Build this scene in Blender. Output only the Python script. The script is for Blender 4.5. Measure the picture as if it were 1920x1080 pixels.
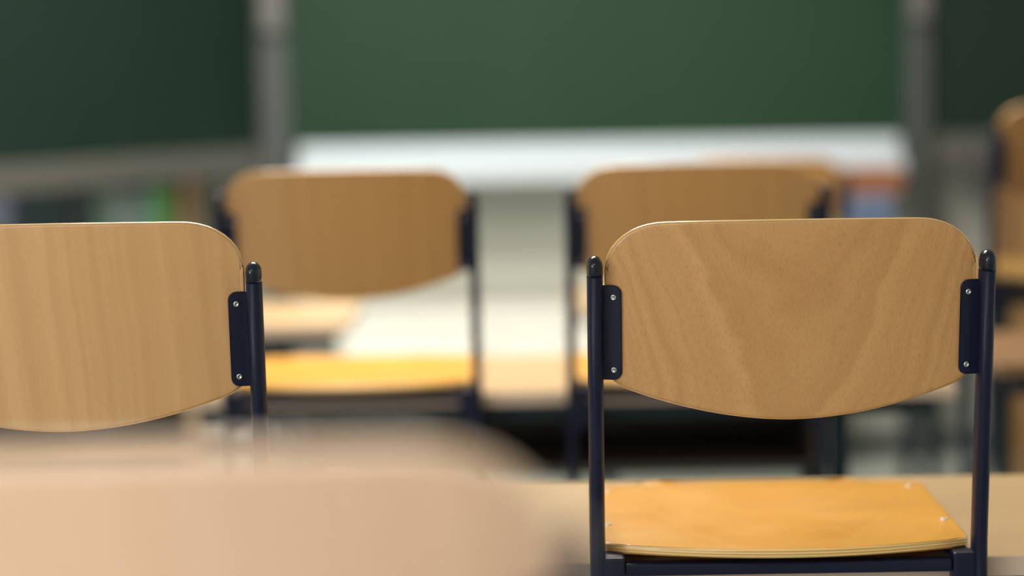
import bpy, bmesh, math, random
from mathutils import Vector, Matrix

S = bpy.context.scene
for o in list(bpy.data.objects):
    bpy.data.objects.remove(o)
COL = S.collection
R = math.radians
rng = random.Random(7)

# ------------------------------------------------------------------ camera
F_PX = 4375.0                       # focal length in pixels of the 1920 px frame
CAM_Z = 1.30
cam_d = bpy.data.cameras.new('camera')
cam_d.sensor_width = 36.0
cam_d.lens = F_PX / 1920 * 36.0
cam_d.clip_start = 0.02
cam = bpy.data.objects.new('camera', cam_d)
COL.objects.link(cam)
PITCH, ROLL = 5.55, 1.0
cam.matrix_world = (Matrix.Translation((0, 0, CAM_Z)) @
                    Matrix.Rotation(R(90 - PITCH), 4, 'X') @
                    Matrix.Rotation(R(-ROLL), 4, 'Z'))
cam_d.dof.use_dof = True
cam_d.dof.focus_distance = 2.475
cam_d.dof.aperture_fstop = 1.6
cam_d.dof.aperture_blades = 0
S.camera = cam

# ------------------------------------------------------------------ world, view
w = bpy.data.worlds.new('world')
S.world = w
w.use_nodes = True
bg = w.node_tree.nodes['Background']
bg.inputs[0].default_value = (0.75, 0.86, 1.0, 1)
bg.inputs[1].default_value = 1.2
S.view_settings.view_transform = 'Standard'
S.view_settings.look = 'None'
S.view_settings.gamma = 1
S.view_settings.use_curve_mapping = False
S.view_settings.exposure = -0.12

# room extents
XL, XR, YB, YF, ZC = -3.3, 3.2, -2.6, 7.55, 3.1
WINDOWS = [(-2.4, -1.3), (-1.1, 0.0)]
WZ0, WZ1 = 0.95, 2.6
WIN_W = [60, 60]
LAMPS = [(-1.1, -0.75, 42), (-0.35, 4.4, 84), (-0.25, 5.7, 92)]  # first lamp is unseen, added to brighten the near backrests


def area(name, loc, rot, sx, sy, power, col, spread=180):
    l = bpy.data.lights.new(name, 'AREA')
    l.shape = 'RECTANGLE'
    l.size, l.size_y, l.energy, l.color = sx, sy, power, col
    l.spread = R(spread)
    o = bpy.data.objects.new(name, l)
    o.location = loc
    o.rotation_euler = rot
    COL.objects.link(o)
    return o


for (a, b), p in zip(WINDOWS, WIN_W):      # daylight entering by the windows
    area('window_daylight', (XL + 0.02, (a + b) / 2, (WZ0 + WZ1) / 2), (0, R(-90), 0),
         WZ1 - WZ0, b - a, p, (0.92, 0.96, 1.0))


# ------------------------------------------------------------------ materials
def mat(name, col, rough=0.5, metal=0.0, spec=0.5, coat=0.0):
    m = bpy.data.materials.new(name)
    m.use_nodes = True
    b = m.node_tree.nodes['Principled BSDF']
    b.inputs['Base Color'].default_value = (*col, 1)
    b.inputs['Roughness'].default_value = rough
    b.inputs['Metallic'].default_value = metal
    b.inputs['Specular IOR Level'].default_value = spec
    b.inputs['Coat Weight'].default_value = coat
    b.inputs['Coat Roughness'].default_value = 0.12
    return m


def N(nt, typ, **kw):
    n = nt.nodes.new(typ)
    for k, v in kw.items():
        setattr(n, k, v)
    return n


def math_node(nt, op, a, b=None, c=None):
    n = N(nt, 'ShaderNodeMath', operation=op)
    for i, v in enumerate((a, b, c)):
        if v is None:
            continue
        if isinstance(v, (int, float)):
            n.inputs[i].default_value = v
        else:
            nt.links.new(v, n.inputs[i])
    return n.outputs[0]


def mix_col(nt, fac, a, b, blend='MIX'):
    n = N(nt, 'ShaderNodeMix', data_type='RGBA', blend_type=blend)
    for sock, v in ((n.inputs[0], fac), (n.inputs[6], a), (n.inputs[7], b)):
        if isinstance(v, (int, float)):
            sock.default_value = v
        elif isinstance(v, tuple):
            sock.default_value = (*v, 1)
        else:
            nt.links.new(v, sock)
    return n.outputs[2]


def mottled(name, c1, c2, scale=6, rough=0.5, stretch=(1, 1, 1), detail=4, bump=0.0, coat=0.0, spec=0.5):
    """plain surface with a soft procedural variation"""
    m = mat(name, c1, rough, 0, spec, coat)
    nt = m.node_tree
    b = nt.nodes['Principled BSDF']
    tc = N(nt, 'ShaderNodeTexCoord')
    mp = N(nt, 'ShaderNodeMapping')
    mp.inputs['Scale'].default_value = stretch
    nt.links.new(tc.outputs['Object'], mp.inputs[0])
    no = N(nt, 'ShaderNodeTexNoise')
    no.inputs['Scale'].default_value = scale
    no.inputs['Detail'].default_value = detail
    nt.links.new(mp.outputs[0], no.inputs['Vector'])
    nt.links.new(mix_col(nt, no.outputs[0], c1, c2), b.inputs['Base Color'])
    if bump:
        bp = N(nt, 'ShaderNodeBump')
        bp.inputs['Strength'].default_value = bump
        bp.inputs['Distance'].default_value = 0.001
        nt.links.new(no.outputs[0], bp.inputs['Height'])
        nt.links.new(bp.outputs[0], b.inputs['Normal'])
    return m


def beech(name, light, dark, axis='Z', figure='cathedral', rough=0.38, coat=0.25, off=(0, 0, 0), fig=0.58, fleck=0.38):
    """beech veneer: short dark pores along the grain and a slow figure"""
    m = mat(name, light, rough, 0, 0.45, coat)
    nt = m.node_tree
    b = nt.nodes['Principled BSDF']
    b.inputs['Coat Roughness'].default_value = 0.22
    tc = N(nt, 'ShaderNodeTexCoord')
    mp = N(nt, 'ShaderNodeMapping')
    mp.inputs['Location'].default_value = off
    if axis == 'Y':                                   # grain runs front to back: swap y and z
        mp.inputs['Rotation'].default_value = (R(90), 0, 0)
    if axis == 'X':
        mp.inputs['Rotation'].default_value = (0, R(90), 0)
    nt.links.new(tc.outputs['Object'], mp.inputs[0])
    P = mp.outputs[0]
    sep = N(nt, 'ShaderNodeSeparateXYZ')
    nt.links.new(P, sep.inputs[0])
    X, Z = sep.outputs[0], sep.outputs[2]
    # slow wobble
    wob = N(nt, 'ShaderNodeTexNoise')
    wob.inputs['Scale'].default_value = 5.5
    wob.inputs['Detail'].default_value = 3
    nt.links.new(P, wob.inputs['Vector'])
    wv = math_node(nt, 'SUBTRACT', wob.outputs[0], 0.5)
    if figure == 'cathedral':
        q = math_node(nt, 'MULTIPLY', math_node(nt, 'ABSOLUTE', X), 1.0)
        q = math_node(nt, 'POWER', q, 2.0)
        ph = math_node(nt, 'SUBTRACT', Z, math_node(nt, 'MULTIPLY', q, 13.0))
        ph = math_node(nt, 'ADD', ph, math_node(nt, 'MULTIPLY', wv, 0.30))
        ph = math_node(nt, 'MULTIPLY', ph, 17.0)
    else:
        ph = math_node(nt, 'ADD', X, math_node(nt, 'MULTIPLY', wv, 0.02))
        ph = math_node(nt, 'ADD', ph, math_node(nt, 'MULTIPLY', Z, 0.06))
        ph = math_node(nt, 'MULTIPLY', ph, 48.0)
    cmb = N(nt, 'ShaderNodeCombineXYZ')
    nt.links.new(ph, cmb.inputs[0])
    f1 = N(nt, 'ShaderNodeTexNoise')
    f1.noise_dimensions = '1D'
    nt.links.new(ph, f1.inputs['W'])
    f1.inputs['Scale'].default_value = 1.0
    f1.inputs['Detail'].default_value = 2.5
    rmp = N(nt, 'ShaderNodeValToRGB')
    rmp.color_ramp.elements[0].position = 0.32
    rmp.color_ramp.elements[1].position = 0.68
    nt.links.new(f1.outputs[0], rmp.inputs[0])
    c = mix_col(nt, math_node(nt, 'MULTIPLY', rmp.outputs[0], fig), light, dark)
    # flecks
    mp2 = N(nt, 'ShaderNodeMapping')
    mp2.inputs['Scale'].default_value = (950, 950, 150)
    nt.links.new(P, mp2.inputs[0])
    fl = N(nt, 'ShaderNodeTexNoise')
    fl.inputs['Scale'].default_value = 1.0
    fl.inputs['Detail'].default_value = 1.0
    nt.links.new(mp2.outputs[0], fl.inputs['Vector'])
    r2 = N(nt, 'ShaderNodeValToRGB')
    r2.color_ramp.elements[0].position = 0.52
    r2.color_ramp.elements[1].position = 0.72
    nt.links.new(fl.outputs[0], r2.inputs[0])
    c = mix_col(nt, math_node(nt, 'MULTIPLY', r2.outputs[0], fleck), c, tuple(v * 0.62 for v in dark))
    # broad blotches
    bl = N(nt, 'ShaderNodeTexNoise')
    bl.inputs['Scale'].default_value = 9
    bl.inputs['Detail'].default_value = 2
    nt.links.new(P, bl.inputs['Vector'])
    c = mix_col(nt, math_node(nt, 'MULTIPLY', bl.outputs[0], 0.22), c, tuple(min(1, v * 1.3) for v in light))
    nt.links.new(c, b.inputs['Base Color'])
    bp = N(nt, 'ShaderNodeBump')
    bp.inputs['Strength'].default_value = 0.05
    bp.inputs['Distance'].default_value = 0.0006
    nt.links.new(fl.outputs[0], bp.inputs['Height'])
    nt.links.new(bp.outputs[0], b.inputs['Normal'])
    rr = math_node(nt, 'MULTIPLY_ADD', bl.outputs[0], 0.2, rough - 0.1)
    nt.links.new(rr, b.inputs['Roughness'])
    return m


def ply_edge(name, axis):
    """layers of the plywood edge"""
    m = mat(name, (0.75, 0.48, 0.18), 0.28, 0, 0.5, 0.8)
    nt = m.node_tree
    b = nt.nodes['Principled BSDF']
    at = N(nt, 'ShaderNodeAttribute', attribute_name='ply')
    s = math_node(nt, 'SINE', math_node(nt, 'MULTIPLY', at.outputs['Fac'], 6.283 * 3))
    f = math_node(nt, 'MULTIPLY_ADD', s, 0.5, 0.5)
    f = math_node(nt, 'POWER', f, 4.0)
    nt.links.new(mix_col(nt, f, (0.80, 0.50, 0.17), (0.30, 0.15, 0.05)), b.inputs['Base Color'])
    return m


BEECH_L, BEECH_D = (0.54, 0.285, 0.105), (0.37, 0.165, 0.048)
M_BACK = [beech('beech_cathedral', BEECH_L, BEECH_D, 'Z', 'cathedral', off=(0.0, 0, -0.62)),
          beech('beech_straight', (0.56, 0.315, 0.135), (0.45, 0.235, 0.09), 'Z', 'straight', off=(0.3, 0, 0.2), fleck=0.15, fig=0.6),
          beech('beech_warm', (0.46, 0.24, 0.078), (0.38, 0.185, 0.055), 'Z', 'straight', off=(0.9, 0, 0.5), fleck=0.3),
          beech('beech_dimmed', (0.21, 0.105, 0.025), (0.16, 0.075, 0.016), 'Z', 'straight', off=(1.5, 0, 0.3), fleck=0.3),  # veneer darkened to stand in for weaker light at the right
          beech('beech_sheen_pale', (0.68, 0.44, 0.30), (0.60, 0.37, 0.24), 'Z', 'straight', off=(0.5, 0, 0.1), fleck=0.2)]  # paler: sheen and veiling glare put into the veneer colour
M_SEAT = beech('seat_veneer', (0.80, 0.385, 0.045), (0.66, 0.285, 0.028), 'Y', 'cathedral', rough=0.3, coat=0.25,
               off=(0, 0.0, -0.2), fig=0.4, fleck=0.12)
M_SEAT_DIM = beech('dimmed_seat_veneer', (0.29, 0.16, 0.04), (0.23, 0.12, 0.028), 'Y', 'straight', rough=0.45, coat=0.1, fleck=0.12)  # seat of the dimmed chair, falling light put into its colour
M_EDGE = ply_edge('plywood_edge', 'Y')
M_EDGE_GLARE = mat('glare_plywood_edge', (0.90, 0.74, 0.56), 0.25, 0, 0.5, 0.9)  # bright colour paints lamp glare onto the near chair's rim
M_FRAME = mat('navy_powder_coat', (0.006, 0.008, 0.025), 0.4, 0.0, 0.2, 0.0)
M_PLATE = mat('navy_plate', (0.006, 0.008, 0.026), 0.32, 0.0, 0.25, 0.0)
M_CAP = mat('navy_plastic_cap', (0.004, 0.007, 0.017), 0.14, 0, 0.35, 0.0)
M_RIVET = mat('worn_rivet', (0.42, 0.40, 0.36), 0.38, 1.0)
M_STEEL = mat('bright_steel', (0.5, 0.5, 0.52), 0.25, 1.0)
M_DESK = mottled('desk_laminate', (0.62, 0.43, 0.24), (0.53, 0.35, 0.175), 5, 0.34, (1, 9, 1), 5, coat=0.2)
M_DESK_DIM = mottled('dimmed_desk_laminate', (0.20, 0.105, 0.04), (0.16, 0.08, 0.03), 5, 0.6, (1, 9, 1), 5)  # dark laminate imitates weaker light on the right-hand desks
M_DESKEDGE = mottled('desk_edge_band', (0.60, 0.45, 0.34), (0.52, 0.38, 0.29), 14, 0.5)
M_DESKFRAME = mat('desk_frame_teal', (0.006, 0.017, 0.027), 0.5, 0, 0.25)
M_SHELF = mat('dark_shelf', (0.03, 0.018, 0.012), 0.6)
M_WALL = mottled('wall_paint', (0.40, 0.41, 0.37), (0.36, 0.37, 0.33), 3, 0.8)
M_WALLW = mottled('side_wall_paint', (0.74, 0.73, 0.68), (0.70, 0.69, 0.64), 3, 0.8)
M_CEIL = mottled('ceiling_paint', (0.80, 0.80, 0.78), (0.76, 0.76, 0.74), 3, 0.9)
M_FLOOR = mottled('linoleum', (0.36, 0.41, 0.38), (0.44, 0.48, 0.44), 26, 0.35, detail=8)
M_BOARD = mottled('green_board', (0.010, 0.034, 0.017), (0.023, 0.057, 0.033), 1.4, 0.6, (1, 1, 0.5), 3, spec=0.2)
M_WING = mottled('dimmed_teal_wing_board', (0.004, 0.015, 0.010), (0.009, 0.025, 0.017), 1.4, 0.6, (1, 1, 0.5), 3, spec=0.2)  # teal of the wings, darkened further to paint in vignetting
M_BFRAME = mat('board_aluminium', (0.075, 0.085, 0.085), 0.45, 0.3)
M_BTRAY = mat('tray_white', (0.58, 0.65, 0.72), 0.4)
M_WTRAY = mat('tray_grey', (0.10, 0.10, 0.09), 0.45, 0.2)
M_WHITE = mat('white_laminate', (0.90, 0.90, 0.84), 0.35)
M_BROWN = beech('brown_cabinet_wood', (0.30, 0.16, 0.06), (0.22, 0.11, 0.04), 'Z', 'straight')
M_CASE = beech('bookcase_wood', (0.42, 0.27, 0.14), (0.34, 0.2, 0.10), 'Z', 'straight')
M_GLASS = mat('window_glass', (0.9, 0.95, 1.0), 0.02)
M_GLASS.node_tree.nodes['Principled BSDF'].inputs['Transmission Weight'].default_value = 1.0
M_WFRAME = mat('window_frame_white', (0.8, 0.8, 0.8), 0.4)


# ------------------------------------------------------------------ helpers
def mesh_obj(name, bm, mats, parent=None, smooth=False, wn=False):
    me = bpy.data.meshes.new(name)
    bm.normal_update()
    bm.to_mesh(me)
    bm.free()
    for m in (mats if isinstance(mats, (list, tuple)) else [mats]):
        me.materials.append(m)
    if smooth:
        for p in me.polygons:
            p.use_smooth = True
    o = bpy.data.objects.new(name, me)
    COL.objects.link(o)
    if parent is not None:
        o.parent = parent
    if wn:
        md = o.modifiers.new('wn', 'WEIGHTED_NORMAL')
        md.keep_sharp = True
    return o


def add_box(bm, x0, x1, y0, y1, z0, z1, bev=0.0, seg=2):
    vs = [bm.verts.new(p) for p in ((x0, y0, z0), (x1, y0, z0), (x1, y1, z0), (x0, y1, z0),
                                    (x0, y0, z1), (x1, y0, z1), (x1, y1, z1), (x0, y1, z1))]
    fs = [bm.faces.new([vs[i] for i in f]) for f in
          ((0, 3, 2, 1), (4, 5, 6, 7), (0, 1, 5, 4), (1, 2, 6, 5), (2, 3, 7, 6), (3, 0, 4, 7))]
    if bev:
        es = {e for f in fs for e in f.edges}
        bmesh.ops.bevel(bm, geom=list(es), offset=bev, segments=seg, affect='EDGES', profile=0.5)


def box(name, x0, x1, y0, y1, z0, z1, m, parent=None, bev=0.0):
    bm = bmesh.new()
    add_box(bm, x0, x1, y0, y1, z0, z1, bev)
    return mesh_obj(name, bm, m, parent, smooth=bev > 0, wn=bev > 0)


def sweep(bm, path, a, b, n=20, cx=0.0, p=2.4, cap=True):
    """flat-oval tube in a plane x = cx along path of (y, z); a = half width in x, b = half depth"""
    rings = []
    for i, (y, z) in enumerate(path):
        y0, z0 = path[max(i - 1, 0)]
        y1, z1 = path[min(i + 1, len(path) - 1)]
        t = Vector((y1 - y0, z1 - z0)).normalized()
        nrm = Vector((t.y, -t.x))
        ring = []
        for k in range(n):
            th = 2 * math.pi * k / n
            c, s = math.cos(th), math.sin(th)
            ex = math.copysign(abs(c) ** (2 / p), c) * a
            en = math.copysign(abs(s) ** (2 / p), s) * b
            ring.append(bm.verts.new((cx + ex, y + nrm.x * en, z + nrm.y * en)))
        rings.append(ring)
    for r0, r1 in zip(rings, rings[1:]):
        for k in range(n):
            bm.faces.new((r0[k], r0[(k + 1) % n], r1[(k + 1) % n], r1[k]))
    if cap:
        bm.faces.new(rings[0][::-1])
        bm.faces.new(rings[-1])
    bmesh.ops.recalc_face_normals(bm, faces=bm.faces)


def empty(name, loc=(0, 0, 0), rz=0.0):
    o = bpy.data.objects.new(name, None)
    o.empty_display_size = 0.1
    o.location = loc
    o.rotation_euler = (0, 0, rz)
    COL.objects.link(o)
    return o


def tag(o, label=None, cat=None, group=None, kind=None):
    for k, v in (('label', label), ('category', cat), ('group', group), ('kind', kind)):
        if v:
            o[k] = v
    return o


def copy_tree(o, parent=None):
    c = o.copy()
    COL.objects.link(c)
    c.parent = parent
    for ch in list(o.children):
        copy_tree(ch, c)
    return c


def struct(o):
    o['kind'] = 'structure'
    return o


# ------------------------------------------------------------------ room
struct(box('floor', XL - 0.2, XR + 0.2, YB - 0.2, YF + 0.2, -0.1, 0.0, M_FLOOR))
struct(box('ceiling', XL - 0.2, XR + 0.2, YB - 0.2, YF + 0.2, ZC, ZC + 0.1, M_CEIL))
struct(box('wall_front', XL - 0.2, XR + 0.2, YF, YF + 0.2, 0, ZC, M_WALL))
struct(box('wall_back', XL - 0.2, XR + 0.2, YB - 0.2, YB, 0, ZC, M_WALLW))
struct(box('wall_right', XR, XR + 0.2, YB, YF, 0, ZC, M_WALLW))
bm = bmesh.new()
add_box(bm, XL - 0.2, XL, YB, YF, 0, WZ0)
add_box(bm, XL - 0.2, XL, YB, YF, WZ1, ZC)
ys = [YB] + [v for ab in WINDOWS for v in ab] + [YF]
for a, b in zip(ys[0::2], ys[1::2]):
    add_box(bm, XL - 0.2, XL, a, b, WZ0, WZ1)
struct(mesh_obj('wall_left', bm, M_WALLW))
for i, (a, b) in enumerate(WINDOWS):
    bm = bmesh.new()
    t, x0, x1 = 0.06, XL - 0.14, XL - 0.07
    add_box(bm, x0, x1, a, b, WZ0, WZ0 + t)
    add_box(bm, x0, x1, a, b, WZ1 - t, WZ1)
    for y in (a, (a + b) / 2 - t / 2, b - t):
        add_box(bm, x0, x1, y, y + t, WZ0 + t, WZ1 - t)
    wf = struct(mesh_obj('window_%d' % (i + 1), bm, M_WFRAME))
    for y0, y1 in ((a + t, (a + b) / 2 - t / 2), ((a + b) / 2 + t / 2, b - t)):
        box('pane', XL - 0.11, XL - 0.1, y0, y1, WZ0 + t, WZ1 - t, M_GLASS, wf)
struct(box('baseboard_front', XL, XR, YF - 0.015, YF, 0, 0.07, M_BFRAME))

# ceiling lamps
M_EMIT = bpy.data.materials.new('lamp_diffuser')
M_EMIT.use_nodes = True
_b = M_EMIT.node_tree.nodes['Principled BSDF']
_b.inputs['Emission Color'].default_value = (1.0, 0.95, 0.86, 1)
_b.inputs['Emission Strength'].default_value = 6.0
for i, (x, y, LAMP_W) in enumerate(LAMPS):
    t = empty('ceiling_lamp', (x, y, ZC - 0.1))
    tag(t, ('added unseen lamp on the ceiling behind the desks, brightening the near backrests', 'long white fluorescent lamp on the ceiling above the desk rows', 'long white fluorescent lamp on the ceiling close to the blackboard')[i], 'lamp', 'ceiling lamps')
    box('housing', -0.63, 0.63, -0.16, 0.16, 0.03, 0.1, M_WFRAME, t)
    box('diffuser', -0.6, 0.6, -0.14, 0.14, 0.0, 0.03, M_EMIT, t)
    area('lamp_light', (x, y, ZC - 0.11), (0, 0, 0), 1.2, 0.28, LAMP_W, (1.0, 0.94, 0.84))

# ------------------------------------------------------------------ blackboard
YBD = 7.43
bb = empty('blackboard', (0.285, YBD, 0))
tag(bb, 'green chalkboard with folding wings and white tray on grey columns at front wall', 'blackboard')


def B(name, x0, x1, y0, y1, z0, z1, m, parent=bb, bev=0.0):
    return box(name, x0 - 0.285, x1 - 0.285, y0 - YBD, y1 - YBD, z0, z1, m, parent, bev)


PX0, PX1, PZ0, PZ1 = -0.69, 1.26, 1.045, 2.15
B('board_panel', PX0, PX1, YBD, YBD + 0.03, PZ0, PZ1, M_BOARD)
# white tray under the middle panel: back lip, shelf and front lip
bm = bmesh.new()
for (y0, y1, z0, z1) in ((-0.01, 0.0, 0.945, 1.045), (-0.085, 0.0, 0.945, 0.96), (-0.09, -0.08, 0.925, 0.985)):
    add_box(bm, PX0 - 0.265, PX1 - 0.305, y0, y1, z0, z1, 0.003)
mesh_obj('chalk_tray', bm, M_BTRAY, bb)
for x0, x1 in ((-0.785, -0.695), (1.262, 1.338)):
    c = B('column', x0, x1, YBD - 0.02, YF - 0.02, 0.0, 2.6, M_BFRAME, bev=0.006)
    B('guide_bracket', x0 + 0.004, x1 - 0.004, YBD - 0.06, YBD - 0.02, 1.40, 1.72, mat('bracket_grey', (0.14, 0.135, 0.14), 0.4, 0.2), c, 0.012)


def wing(px, py, ang, length, sign):
    """hinged wing leaving (px, py); ang = fold towards the room"""
    g = Matrix.Translation((px - 0.285, py - YBD, 0)) @ Matrix.Rotation(ang, 4, 'Z')
    x0, x1 = (0, length) if sign > 0 else (-length, 0)
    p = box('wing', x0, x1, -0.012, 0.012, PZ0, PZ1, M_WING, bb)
    p.matrix_local = g
    bm = bmesh.new()
    add_box(bm, x0, x1, -0.02, 0.02, PZ0 - 0.085, PZ0, 0.004)
    add_box(bm, x0, x1, -0.05, 0.0, PZ0 - 0.085, PZ0 - 0.075, 0.002)
    t = mesh_obj('wing_rail', bm, M_WTRAY, p)


wing(-0.80, YBD - 0.03, R(58), 1.3, -1)
wing(1.35, YBD - 0.03, R(-4), 1.0, 1)


# ------------------------------------------------------------------ school chair
HW = 0.197                 # half width of the backrest
Z_RAIL = 0.425             # rail underside = what hangs on the desktop
Z_SEAT = Z_RAIL + 0.022    # top of the seat
Z_POST = 0.769
POST_X, POST_A, POST_B = 0.2075, 0.0085, 0.0155


def lean(z):
    return -0.045 * max(0.0, z - Z_SEAT) / (Z_POST - Z_SEAT)


def back_y(x, z):          # rear face of the backrest
    return lean(z) - 0.026 * (1 - (x / HW) ** 2) + 0.004


def backrest_mesh(bh=0.0, m=None, parent=None, edge=None):
    zt, zc, zs, r, rz = 0.806 + bh, 0.590, 0.632, 0.066, 0.05
    th = 0.010
    xs = []
    n = 10
    for i in range(n + 1):
        xs.append(-HW + r * (1 - math.cos(math.pi / 2 * i / n)))
    inner = 26
    for i in range(1, inner):
        xs.append(-HW + r + (2 * HW - 2 * r) * i / inner)
    xs += [-x for x in xs[:n + 1]][::-1]

    def top(x):
        d = max(0.0, abs(x) - (HW - r)) / r
        return zt - 0.003 * (x / HW) ** 2 - rz * (1 - math.sqrt(max(0.0, 1 - d ** 2.2)))

    def bot(x):
        u = abs(x) / HW
        v = zc + (zs - zc) * (u ** 1.9)
        rb = 0.022
        d = max(0.0, abs(x) - (HW - rb)) / rb
        return v + 0.016 * (1 - math.sqrt(max(0.0, 1 - d ** 2)))

    bm = bmesh.new()
    rows = 16
    grids = []
    for side in (0, 1):
        g = []
        for x in xs:
            a, b = bot(x), top(x)
            g.append([bm.verts.new((x, back_y(x, a + (b - a) * j / rows) + side * th, a + (b - a) * j / rows))
                      for j in range(rows + 1)])
        grids.append(g)
    A, Bk = grids
    nx = len(xs)
    for i in range(nx - 1):
        for j in range(rows):
            bm.faces.new((A[i][j], A[i + 1][j], A[i + 1][j + 1], A[i][j + 1]))
            bm.faces.new((Bk[i][j], Bk[i][j + 1], Bk[i + 1][j + 1], Bk[i + 1][j]))
    loop = [(i, 0) for i in range(nx)] + [(nx - 1, j) for j in range(1, rows + 1)] + \
           [(i, rows) for i in range(nx - 2, -1, -1)] + [(0, j) for j in range(rows - 1, 0, -1)]
    rim_edges = []
    for k in range(len(loop)):
        (i0, j0), (i1, j1) = loop[k], loop[(k + 1) % len(loop)]
        f = bm.faces.new((A[i0][j0], Bk[i0][j0], Bk[i1][j1], A[i1][j1]))
        f.material_index = 1
        rim_edges += [e for e in f.edges if {e.verts[0], e.verts[1]} in
                      ({A[i0][j0], A[i1][j1]}, {Bk[i0][j0], Bk[i1][j1]})]
    bmesh.ops.recalc_face_normals(bm, faces=bm.faces)
    bmesh.ops.bevel(bm, geom=list(set(rim_edges)), offset=0.0040, segments=3, affect='EDGES', profile=0.5, material=1)
    bm.normal_update()
    for f in bm.faces:                       # up-facing arris keeps the gold edge as a painted lit rim; the rest veneer
        if f.material_index == 1 and f.normal.z < 0.25 and abs(f.normal.y) > 0.3:
            f.material_index = 0
    o = mesh_obj('backrest', bm, [m, edge or M_EDGE], parent, smooth=True, wn=True)
    ply_attr(o, lambda v: (v.co.y - back_y(v.co.x, v.co.z)) / th)
    return o


def ply_attr(o, fn):
    at = o.data.attributes.new('ply', 'FLOAT', 'POINT')
    for i, v in enumerate(o.data.vertices):
        at.data[i].value = fn(v)


def seat_mesh(parent, seat_mat):
    th, r0, r1 = 0.010, 0.202, 0.207
    ny, nx = 24, 28
    ylen = 0.405

    def half(v):              # v 0 rear .. 1 front
        h = r0 + (r1 - r0) * v
        d = max(0.0, v - 0.86) / 0.14
        h -= 0.06 * (1 - math.sqrt(max(0.0, 1 - d ** 2)))
        d = max(0.0, 0.05 - v) / 0.05
        return h - 0.010 * (1 - math.sqrt(max(0.0, 1 - d ** 2)))

    vs = [math.sin(math.pi / 2 * i / ny) ** 1.0 for i in range(ny + 1)]
    vs = sorted(set([0, 0.006, 0.015, 0.03, 0.05] + [v for v in vs if v > 0.06]))
    bm = bmesh.new()
    g = [[], []]
    for side in (0, 1):
        for v in vs:
            row = []
            for i in range(nx + 1):
                u = -1 + 2 * i / nx
                x = u * half(v)
                yr = 0.0175 - 0.046 * (1 - u * u)                 # rear edge bows towards the back
                yf = ylen + 0.012 * (1 - u * u)
                y = yr + (yf - yr) * v
                dish = -0.004 * (1 - u * u) * math.sin(math.pi * min(1, v * 1.2)) if v < 0.83 else 0
                droop = -0.006 * max(0, (v - 0.8) / 0.2) ** 2
                z = Z_SEAT + dish + droop - (th if side == 0 else 0)
                row.append(bm.verts.new((x, y, z)))
            g[side].append(row)
    L, T = g
    nv = len(vs)
    for j in range(nv - 1):
        for i in range(nx):
            bm.faces.new((L[j][i], L[j + 1][i], L[j + 1][i + 1], L[j][i + 1]))
            bm.faces.new((T[j][i], T[j][i + 1], T[j + 1][i + 1], T[j + 1][i]))
    loop = [(0, i) for i in range(nx + 1)] + [(j, nx) for j in range(1, nv)] + \
           [(nv - 1, i) for i in range(nx - 1, -1, -1)] + [(j, 0) for j in range(nv - 2, 0, -1)]
    rim = []
    for k in range(len(loop)):
        (j0, i0), (j1, i1) = loop[k], loop[(k + 1) % len(loop)]
        f = bm.faces.new((L[j0][i0], L[j1][i1], T[j1][i1], T[j0][i0]))
        f.material_index = 1
        rim += [e for e in f.edges if {e.verts[0], e.verts[1]} in
                ({L[j0][i0], L[j1][i1]}, {T[j0][i0], T[j1][i1]})]
    bmesh.ops.recalc_face_normals(bm, faces=bm.faces)
    bmesh.ops.bevel(bm, geom=list(set(rim)), offset=0.003, segments=3, affect='EDGES', profile=0.5, material=1)
    o = mesh_obj('seat', bm, [seat_mat, M_EDGE], parent, smooth=True, wn=True)
    ply_attr(o, lambda v: (v.co.z - (Z_SEAT - th)) / th)
    return o


def disc(name, loc, normal, r, h, m, parent, n=16):
    """low domed screw head with a recessed centre"""
    bm = bmesh.new()
    prof = [(r, 0), (r, h * 0.5), (r * 0.8, h), (r * 0.45, h), (r * 0.4, h * 0.35), (0, h * 0.35)]
    rings = []
    for rr, zz in prof[:-1]:
        rings.append([bm.verts.new((rr * math.cos(2 * math.pi * k / n), rr * math.sin(2 * math.pi * k / n), zz)) for k in range(n)])
    c = bm.verts.new((0, 0, prof[-1][1]))
    for a, b in zip(rings, rings[1:]):
        for k in range(n):
            bm.faces.new((a[k], a[(k + 1) % n], b[(k + 1) % n], b[k]))
    for k in range(n):
        bm.faces.new((rings[-1][k], rings[-1][(k + 1) % n], c))
    q = Vector(normal).to_track_quat('Z', 'Y').to_matrix().to_4x4()
    bm.transform(Matrix.Translation(loc) @ q)
    return mesh_obj(name, bm, m, parent, smooth=True)


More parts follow.
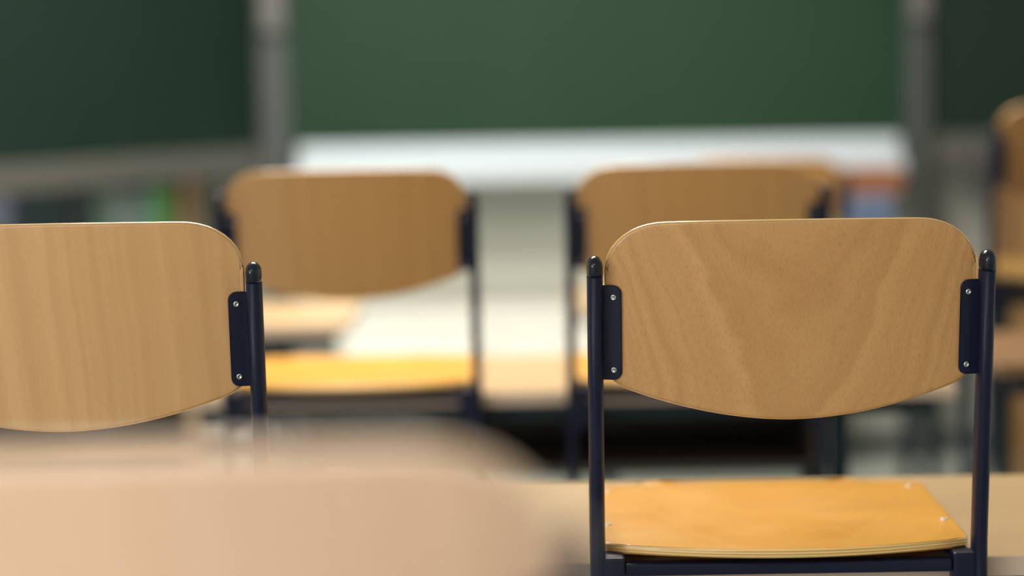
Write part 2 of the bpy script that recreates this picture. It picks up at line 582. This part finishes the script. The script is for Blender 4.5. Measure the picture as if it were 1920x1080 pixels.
def make_chair(back_mat, bh=0.0, seat_mat=None, edge=None):
    t = empty('school_chair')
    backrest_mesh(bh, back_mat, t, edge)
    s = seat_mesh(t, seat_mat or M_SEAT)
    for (x, y) in ((-0.1925, 0.125), (0.1925, 0.125), (-0.186, 0.335), (0.186, 0.335)):
        disc('rivet', (x, y, Z_SEAT - 0.0012), (0, 0, 1), 0.005, 0.002, M_RIVET, s)
    for sx in (-1, 1):
        cx = sx * POST_X
        zcap = Z_POST - 0.021
        # post down to the runner, then forward along the floor
        path = [(lean(zcap), zcap), (lean(0.62), 0.62), (lean(0.52), 0.52), (lean(Z_SEAT + 0.03), Z_SEAT + 0.03),
                (-0.001, Z_SEAT + 0.005), (0, Z_SEAT - 0.02), (0, 0.25), (0, 0.10)]
        rc = 0.085
        for k in range(1, 9):
            a = math.pi / 2 * k / 8
            path.append((rc - rc * math.cos(a), 0.10 - rc * math.sin(a) + 0.0005))
        path += [(0.25, 0.0155), (0.40, 0.0155)]
        bm = bmesh.new()
        sweep(bm, path, POST_A, POST_B, 20, cx)
        fr = mesh_obj('frame_tube', bm, M_FRAME, t, smooth=True, wn=True)
        # rounded plastic cap
        bm = bmesh.new()
        cp = [(lean(zcap), zcap)]
        rings = []
        n = 20
        for k in range(10):
            f = k / 9
            zz = zcap + (Z_POST - zcap) * (0.42 * min(1, k / 3) + 0.58 * math.sin(max(0, (k - 3) / 6) * math.pi / 2))
            sc = 1.03 * math.cos(max(0, (k - 3) / 6) * math.pi / 2 * 0.985)
            ring = []
            for q in range(n):
                th = 2 * math.pi * q / n
                c_, s_ = math.cos(th), math.sin(th)
                ex = math.copysign(abs(c_) ** (2 / 2.4), c_) * POST_A * sc
                en = math.copysign(abs(s_) ** (2 / 2.4), s_) * POST_B * sc
                ring.append(bm.verts.new((cx + ex, lean(zz) + en, zz)))
            rings.append(ring)
        for a, b in zip(rings, rings[1:]):
            for q in range(n):
                bm.faces.new((a[q], a[(q + 1) % n], b[(q + 1) % n], b[q]))
        bm.faces.new(rings[-1])
        bm.faces.new(rings[0][::-1])
        mesh_obj('end_cap', bm, M_CAP, fr, smooth=True)
        # mounting plate with rounded inner corners, following the backrest
        z0, z1, xi, xo, rr = 0.634, 0.737, 0.1795, 0.2045, 0.009
        xs = [xi + rr * (1 - math.cos(math.pi / 2 * k / 6)) for k in range(7)] + [xi + rr + (xo - xi - rr) * k / 4 for k in range(1, 5)]
        bm = bmesh.new()
        g = [[], []]
        nr = 8
        for side in (0, 1):
            for x in xs:
                d = max(0.0, (xi + rr - x)) / rr
                cut = rr * (1 - math.sqrt(max(0.0, 1 - d * d)))
                a, b = z0 + cut, z1 - cut
                yo = -0.0032 if side == 0 else -0.0002
                g[side].append([bm.verts.new((sx * x, back_y(min(x, HW), a + (b - a) * j / nr) + yo, a + (b - a) * j / nr))
                                for j in range(nr + 1)])
        nxx = len(xs)
        for i in range(nxx - 1):
            for j in range(nr):
                bm.faces.new((g[0][i][j], g[0][i + 1][j], g[0][i + 1][j + 1], g[0][i][j + 1]))
                bm.faces.new((g[1][i][j], g[1][i][j + 1], g[1][i + 1][j + 1], g[1][i + 1][j]))
        loop = [(i, 0) for i in range(nxx)] + [(nxx - 1, j) for j in range(1, nr + 1)] + \
               [(i, nr) for i in range(nxx - 2, -1, -1)] + [(0, j) for j in range(nr - 1, 0, -1)]
        for k in range(len(loop)):
            (i0, j0), (i1, j1) = loop[k], loop[(k + 1) % len(loop)]
            bm.faces.new((g[0][i0][j0], g[1][i0][j0], g[1][i1][j1], g[0][i1][j1]))
        bmesh.ops.recalc_face_normals(bm, faces=bm.faces)
        es = [e for e in bm.edges if len(e.link_faces) == 2 and e.calc_face_angle() > 1.0]
        bmesh.ops.bevel(bm, geom=es, offset=0.0008, segments=2, affect='EDGES')
        pl = mesh_obj('mounting_plate', bm, M_PLATE, t, smooth=True, wn=True)
        for z in (0.724, 0.645):
            y = back_y(0.188, z) - 0.0033
            disc('screw', (sx * 0.188, y, z), (sx * 0.25, -1, -0.14), 0.0034, 0.0016, M_STEEL, pl)
        # rail under the seat and its bracket behind the desk edge
        bm = bmesh.new()
        xa, xb = sorted((sx * 0.199, sx * 0.178))
        add_box(bm, xa, xb, 0.0, 0.36, Z_RAIL, Z_RAIL + 0.012, 0.003)
        xa, xb = sorted((sx * 0.203, sx * 0.178))
        add_box(bm, xa, xb, -0.012, 0.016, Z_RAIL - 0.055, Z_RAIL + 0.0115, 0.003)
        mesh_obj('seat_rail', bm, M_FRAME, t, smooth=True, wn=True)
    bm = bmesh.new()
    add_box(bm, -0.178, 0.178, -0.008, 0.014, Z_RAIL - 0.010, Z_RAIL + 0.004, 0.003)
    mesh_obj('rear_bar', bm, M_FRAME, t, smooth=True, wn=True)
    # cross tube between the posts low down
    bm = bmesh.new()
    bmesh.ops.create_cone(bm, cap_ends=True, segments=16, radius1=0.011, radius2=0.011, depth=2 * POST_X - 0.01)
    bm.transform(Matrix.Translation((0, 0.0, 0.20)) @ Matrix.Rotation(R(90), 4, 'Y'))
    mesh_obj('cross_tube', bm, M_FRAME, t, smooth=True, wn=True)
    return t


# ------------------------------------------------------------------ school desk
def make_desk(name, x0, x1, y0, depth, h, label, shelf=None, inset=0.2, group=None, top=None):
    cx = (x0 + x1) / 2
    t = empty(name, (cx, y0 + depth / 2, 0))
    tag(t, label, 'desk', group)
    hx, hy = (x1 - x0) / 2, depth / 2
    th = 0.022
    bm = bmesh.new()
    add_box(bm, -hx + 0.003, hx - 0.003, -hy + 0.003, hy - 0.003, h - th, h)
    mesh_obj('tabletop', bm, top or M_DESK, t)
    bm = bmesh.new()
    add_box(bm, -hx, hx, -hy, -hy + 0.003, h - th, h - 0.0006)
    add_box(bm, -hx, hx, hy - 0.003, hy, h - th, h - 0.0006)
    add_box(bm, -hx, -hx + 0.003, -hy + 0.003, hy - 0.003, h - th, h - 0.0006)
    add_box(bm, hx - 0.003, hx, -hy + 0.003, hy - 0.003, h - th, h - 0.0006)
    mesh_obj('edge_band', bm, top or M_DESKEDGE, t)
    lx = hx - inset
    for y in (-hy + 0.055, hy - 0.055):
        box('frame_rail', -hx + 0.03, hx - 0.03, y - 0.012, y + 0.012, h - th - 0.032, h - th, M_DESKFRAME, t)
    for sx in (-1, 1):
        for y in (-hy + 0.055, hy - 0.055):
            bm = bmesh.new()
            add_box(bm, sx * lx - 0.016, sx * lx + 0.016, y - 0.012, y + 0.012, 0.0, h - th - 0.032, 0.004)
            mesh_obj('leg', bm, M_DESKFRAME, t, smooth=True, wn=True)
    if shelf:
        s0, s1, sh = shelf
        bm = bmesh.new()
        a, b = s0 - cx, s1 - cx
        zt, zb = h - th - 0.002, h - th - sh
        y0_, y1_ = -hy + 0.075, hy - 0.09
        add_box(bm, a, b, y0_, y1_, zb, zb + 0.01)
        add_box(bm, a, b, y1_, y1_ + 0.01, zb, zt)
        add_box(bm, a, a + 0.01, y0_, y1_, zb + 0.01, zt)
        add_box(bm, b - 0.01, b, y0_, y1_, zb + 0.01, zt)
        mesh_obj('book_shelf', bm, M_SHELF, t)
    return t


ROW0, ROW1, ROW2, ROW3 = 1.090, 2.52, 3.86, 4.92
D = 0.50
make_desk('school_desk', -0.95, 0.40, ROW0, D, 0.75, 'beige desk under the blurred chair standing before the two sharp chairs')
make_desk('school_desk', -0.80, 0.72, ROW1, D, 0.75, 'beige double desk carrying the two sharply seen chairs', inset=0.05)
make_desk('school_desk', -0.56, 0.74, ROW2, D, 0.75, 'beige double desk with dark book shelf, carrying two blurred chairs', shelf=(-0.36, 0.515, 0.125), inset=0.19)
make_desk('school_desk', -1.65, -0.35, ROW3, D, 0.75, 'empty beige desk seen through the gap below a blurred chair backrest')
make_desk('school_desk', 0.86, 2.1, 4.10, D, 0.75, 'empty desk darkened to imitate dim light, standing right before the tall desk', inset=0.1, top=M_DESK_DIM)
make_desk('school_desk', 0.95, 2.2, ROW3, D, 0.813, 'tall desk carrying the high chair against the board wing', inset=0.1, top=M_DESK_DIM)
make_desk('school_desk', 0.15, 1.2, 6.02, D, 0.664, 'low front-row desk carrying a small far chair below the chalk tray', inset=0.1)

c0 = make_chair(M_BACK[0])
c1 = make_chair(M_BACK[1], 0.009)
c2 = make_chair(M_BACK[2])
c3 = make_chair(M_BACK[4], 0.004, None, M_EDGE_GLARE)
c4 = make_chair(M_BACK[3], 0.0, M_SEAT_DIM)


def place(c, x, yedge, desk_h, rz, label):
    c.location = (x, yedge - 0.02, desk_h - Z_RAIL)
    c.rotation_euler = (0, 0, R(rz))
    tag(c, label, 'chair', 'school chairs hung on desks')
    return c


place(c0, 0.2955, ROW1, 0.75, -0.4, 'sharp beech chair showing its yellow seat, backrest with U-shaped grain, navy posts')
place(c1, -0.481, ROW1, 0.75, 0.5, 'sharp beech chair with straight vertical grain streaks, sharing the desk with the U-grained chair')
place(c3, -0.180, ROW0, 0.75, 0, 'very blurred chair backrest with sheen painted in as pale colour, in front of the sharp straight-grained chair')
place(c2, -0.268, ROW2, 0.75, 0, 'blurred chair with whole backrest and bright yellow seat visible, between the sharp chairs')
place(copy_tree(c2), 0.304, ROW2, 0.75, 0, 'blurred chair mostly hidden behind the sharp U-grained chair')
place(copy_tree(c2), 0.65, 6.02, 0.664, 0, 'far blurred chair just peeking over another chair, under the white tray')
place(c4, 1.215, ROW3, 0.813, 0, 'blurred chair darkened to imitate dim light, on the tall desk, against the green board wing')

# ------------------------------------------------------------------ front of the room
# low white sideboard
sb = empty('sideboard', (0.36, 7.3, 0))
tag(sb, 'low white sideboard against the front wall below the chalk tray', 'sideboard')
SX0, SX1, SH = -0.89, 0.59, 0.52
box('body', SX0, SX1, -0.17, 0.23, 0.05, SH - 0.02, M_WHITE, sb)
box('plinth', SX0 + 0.02, SX1 - 0.02, -0.14, 0.21, 0.0, 0.05, M_BFRAME, sb)
box('top', SX0 - 0.01, SX1 + 0.01, -0.195, 0.23, SH - 0.02, SH, M_WHITE, sb, 0.003)
nd = 3
for k in range(nd):
    a = SX0 + (SX1 - SX0) * k / nd + 0.004
    b = SX0 + (SX1 - SX0) * (k + 1) / nd - 0.004
    d = box('door', a, b, -0.188, -0.17, 0.055, SH - 0.024, M_WHITE, sb, 0.002)
    box('handle', b - 0.05, b - 0.035, -0.203, -0.188, 0.3, 0.42, M_STEEL, d, 0.003)

# blue box with a brown carton on the low desk
bx = empty('storage_box', (0.965, 6.3, 0.664))
tag(bx, 'blue storage box with lid on the low front-row desk beside the far chair', 'box')
for (nm, r, z0, z1, m) in (('tub', 0.055, 0.0, 0.245, mat('box_blue', (0.10, 0.15, 0.27), 0.5)),
                           ('lid', 0.058, 0.245, 0.265, mat('lid_blue', (0.13, 0.17, 0.28), 0.5))):
    box(nm, -r, r, -0.1, 0.1, z0, z1, m, bx, 0.008)
cb = empty('carton', (0.97, 6.3, 0.664 + 0.265))
tag(cb, 'flat reddish brown carton lying on the blue storage box', 'box')
M_CARD = mottled('cardboard_brown', (0.30, 0.12, 0.05), (0.24, 0.09, 0.035), 20, 0.7)
box('carton_body', -0.075, 0.075, -0.09, 0.09, 0.0, 0.06, M_CARD, cb, 0.003)
box('carton_lid', -0.078, 0.078, -0.094, 0.094, 0.04, 0.066, M_CARD, cb, 0.003)

# bookcase with binders under the folded board wing
bc = empty('bookcase', (-1.42, 7.36, 0))
tag(bc, 'open wooden bookcase with binders under the folded board wing', 'bookcase')
BX, BH = 0.43, 1.0
for x in (-BX, BX - 0.022):
    box('side_panel', x, x + 0.022, -0.16, 0.15, 0.0, BH, M_CASE, bc)
box('back_panel', -BX + 0.022, BX - 0.022, 0.135, 0.15, 0.06, BH - 0.022, M_SHELF, bc)
for z in (0.06, 0.36, 0.64, BH - 0.022):
    box('shelf', -BX + 0.022, BX - 0.022, -0.155, 0.135, z, z + 0.02, M_CASE, bc)
x = -1.42 - BX + 0.03
BOOKS = [(0.092, 0.29, (0.16, 0.17, 0.26), 'lavender grey'), (0.092, 0.29, (0.13, 0.15, 0.26), 'slate blue'),
         (0.093, 0.30, (0.15, 0.16, 0.24), 'blue grey'), (0.062, 0.30, (0.006, 0.02, 0.035), 'navy'),
         (0.062, 0.30, (0.004, 0.026, 0.030), 'dark teal'), (0.062, 0.295, (0.006, 0.018, 0.022), 'black green'),
         (0.062, 0.29, (0.010, 0.02, 0.022), 'deep petrol'), (0.045, 0.27, (0.10, 0.17, 0.13), 'sage green'),
         (0.075, 0.265, (0.20, 0.25, 0.25), 'pale grey'), (0.061, 0.262, (0.18, 0.26, 0.24), 'cool grey'),
         (0.045, 0.28, (0.08, 0.32, 0.13), 'bright green'), (0.03, 0.27, (0.20, 0.28, 0.05), 'lime')]
for wd, hh, col, nm in BOOKS:
    b = empty('ring_binder', (x + wd / 2, 7.27, 0.66))
    tag(b, nm + ' ring binder standing in the bookcase under the board wing', 'binder', 'binders in the bookcase')
    m = mat('binder_' + nm.replace(' ', '_'), col, 0.5)
    box('cover', -wd / 2 + 0.001, wd / 2 - 0.001, -0.05, 0.2, 0.0, hh, m, b, 0.004)
    box('spine_label', -wd / 2 + 0.010, wd / 2 - 0.010, -0.0508, -0.0495, hh * 0.5, hh * 0.8, mat('spine_' + nm.replace(' ', '_'), tuple(min(1, c * 1.6 + 0.02) for c in col), 0.6), b)
    x += wd

# brown wooden cabinet in the right corner
wc = empty('wooden_cabinet', (2.0, 7.02, 0))
tag(wc, 'brown wooden cabinet behind the high chair beside the board', 'cabinet')
box('body', -0.5, 0.5, -0.2, 0.22, 0.0, 0.95, M_BROWN, wc)
box('top', -0.515, 0.515, -0.225, 0.22, 0.95, 0.975, M_BROWN, wc, 0.004)
for a, b in ((-0.495, -0.003), (0.003, 0.495)):
    d = box('door', a, b, -0.22, -0.2, 0.05, 0.94, M_BROWN, wc, 0.003)
    xk = b - 0.04 if a < 0 and b < 0 else a + 0.04
    disc('knob', (xk, -0.22, 0.55), (0, -1, 0), 0.015, 0.02, M_STEEL, d)
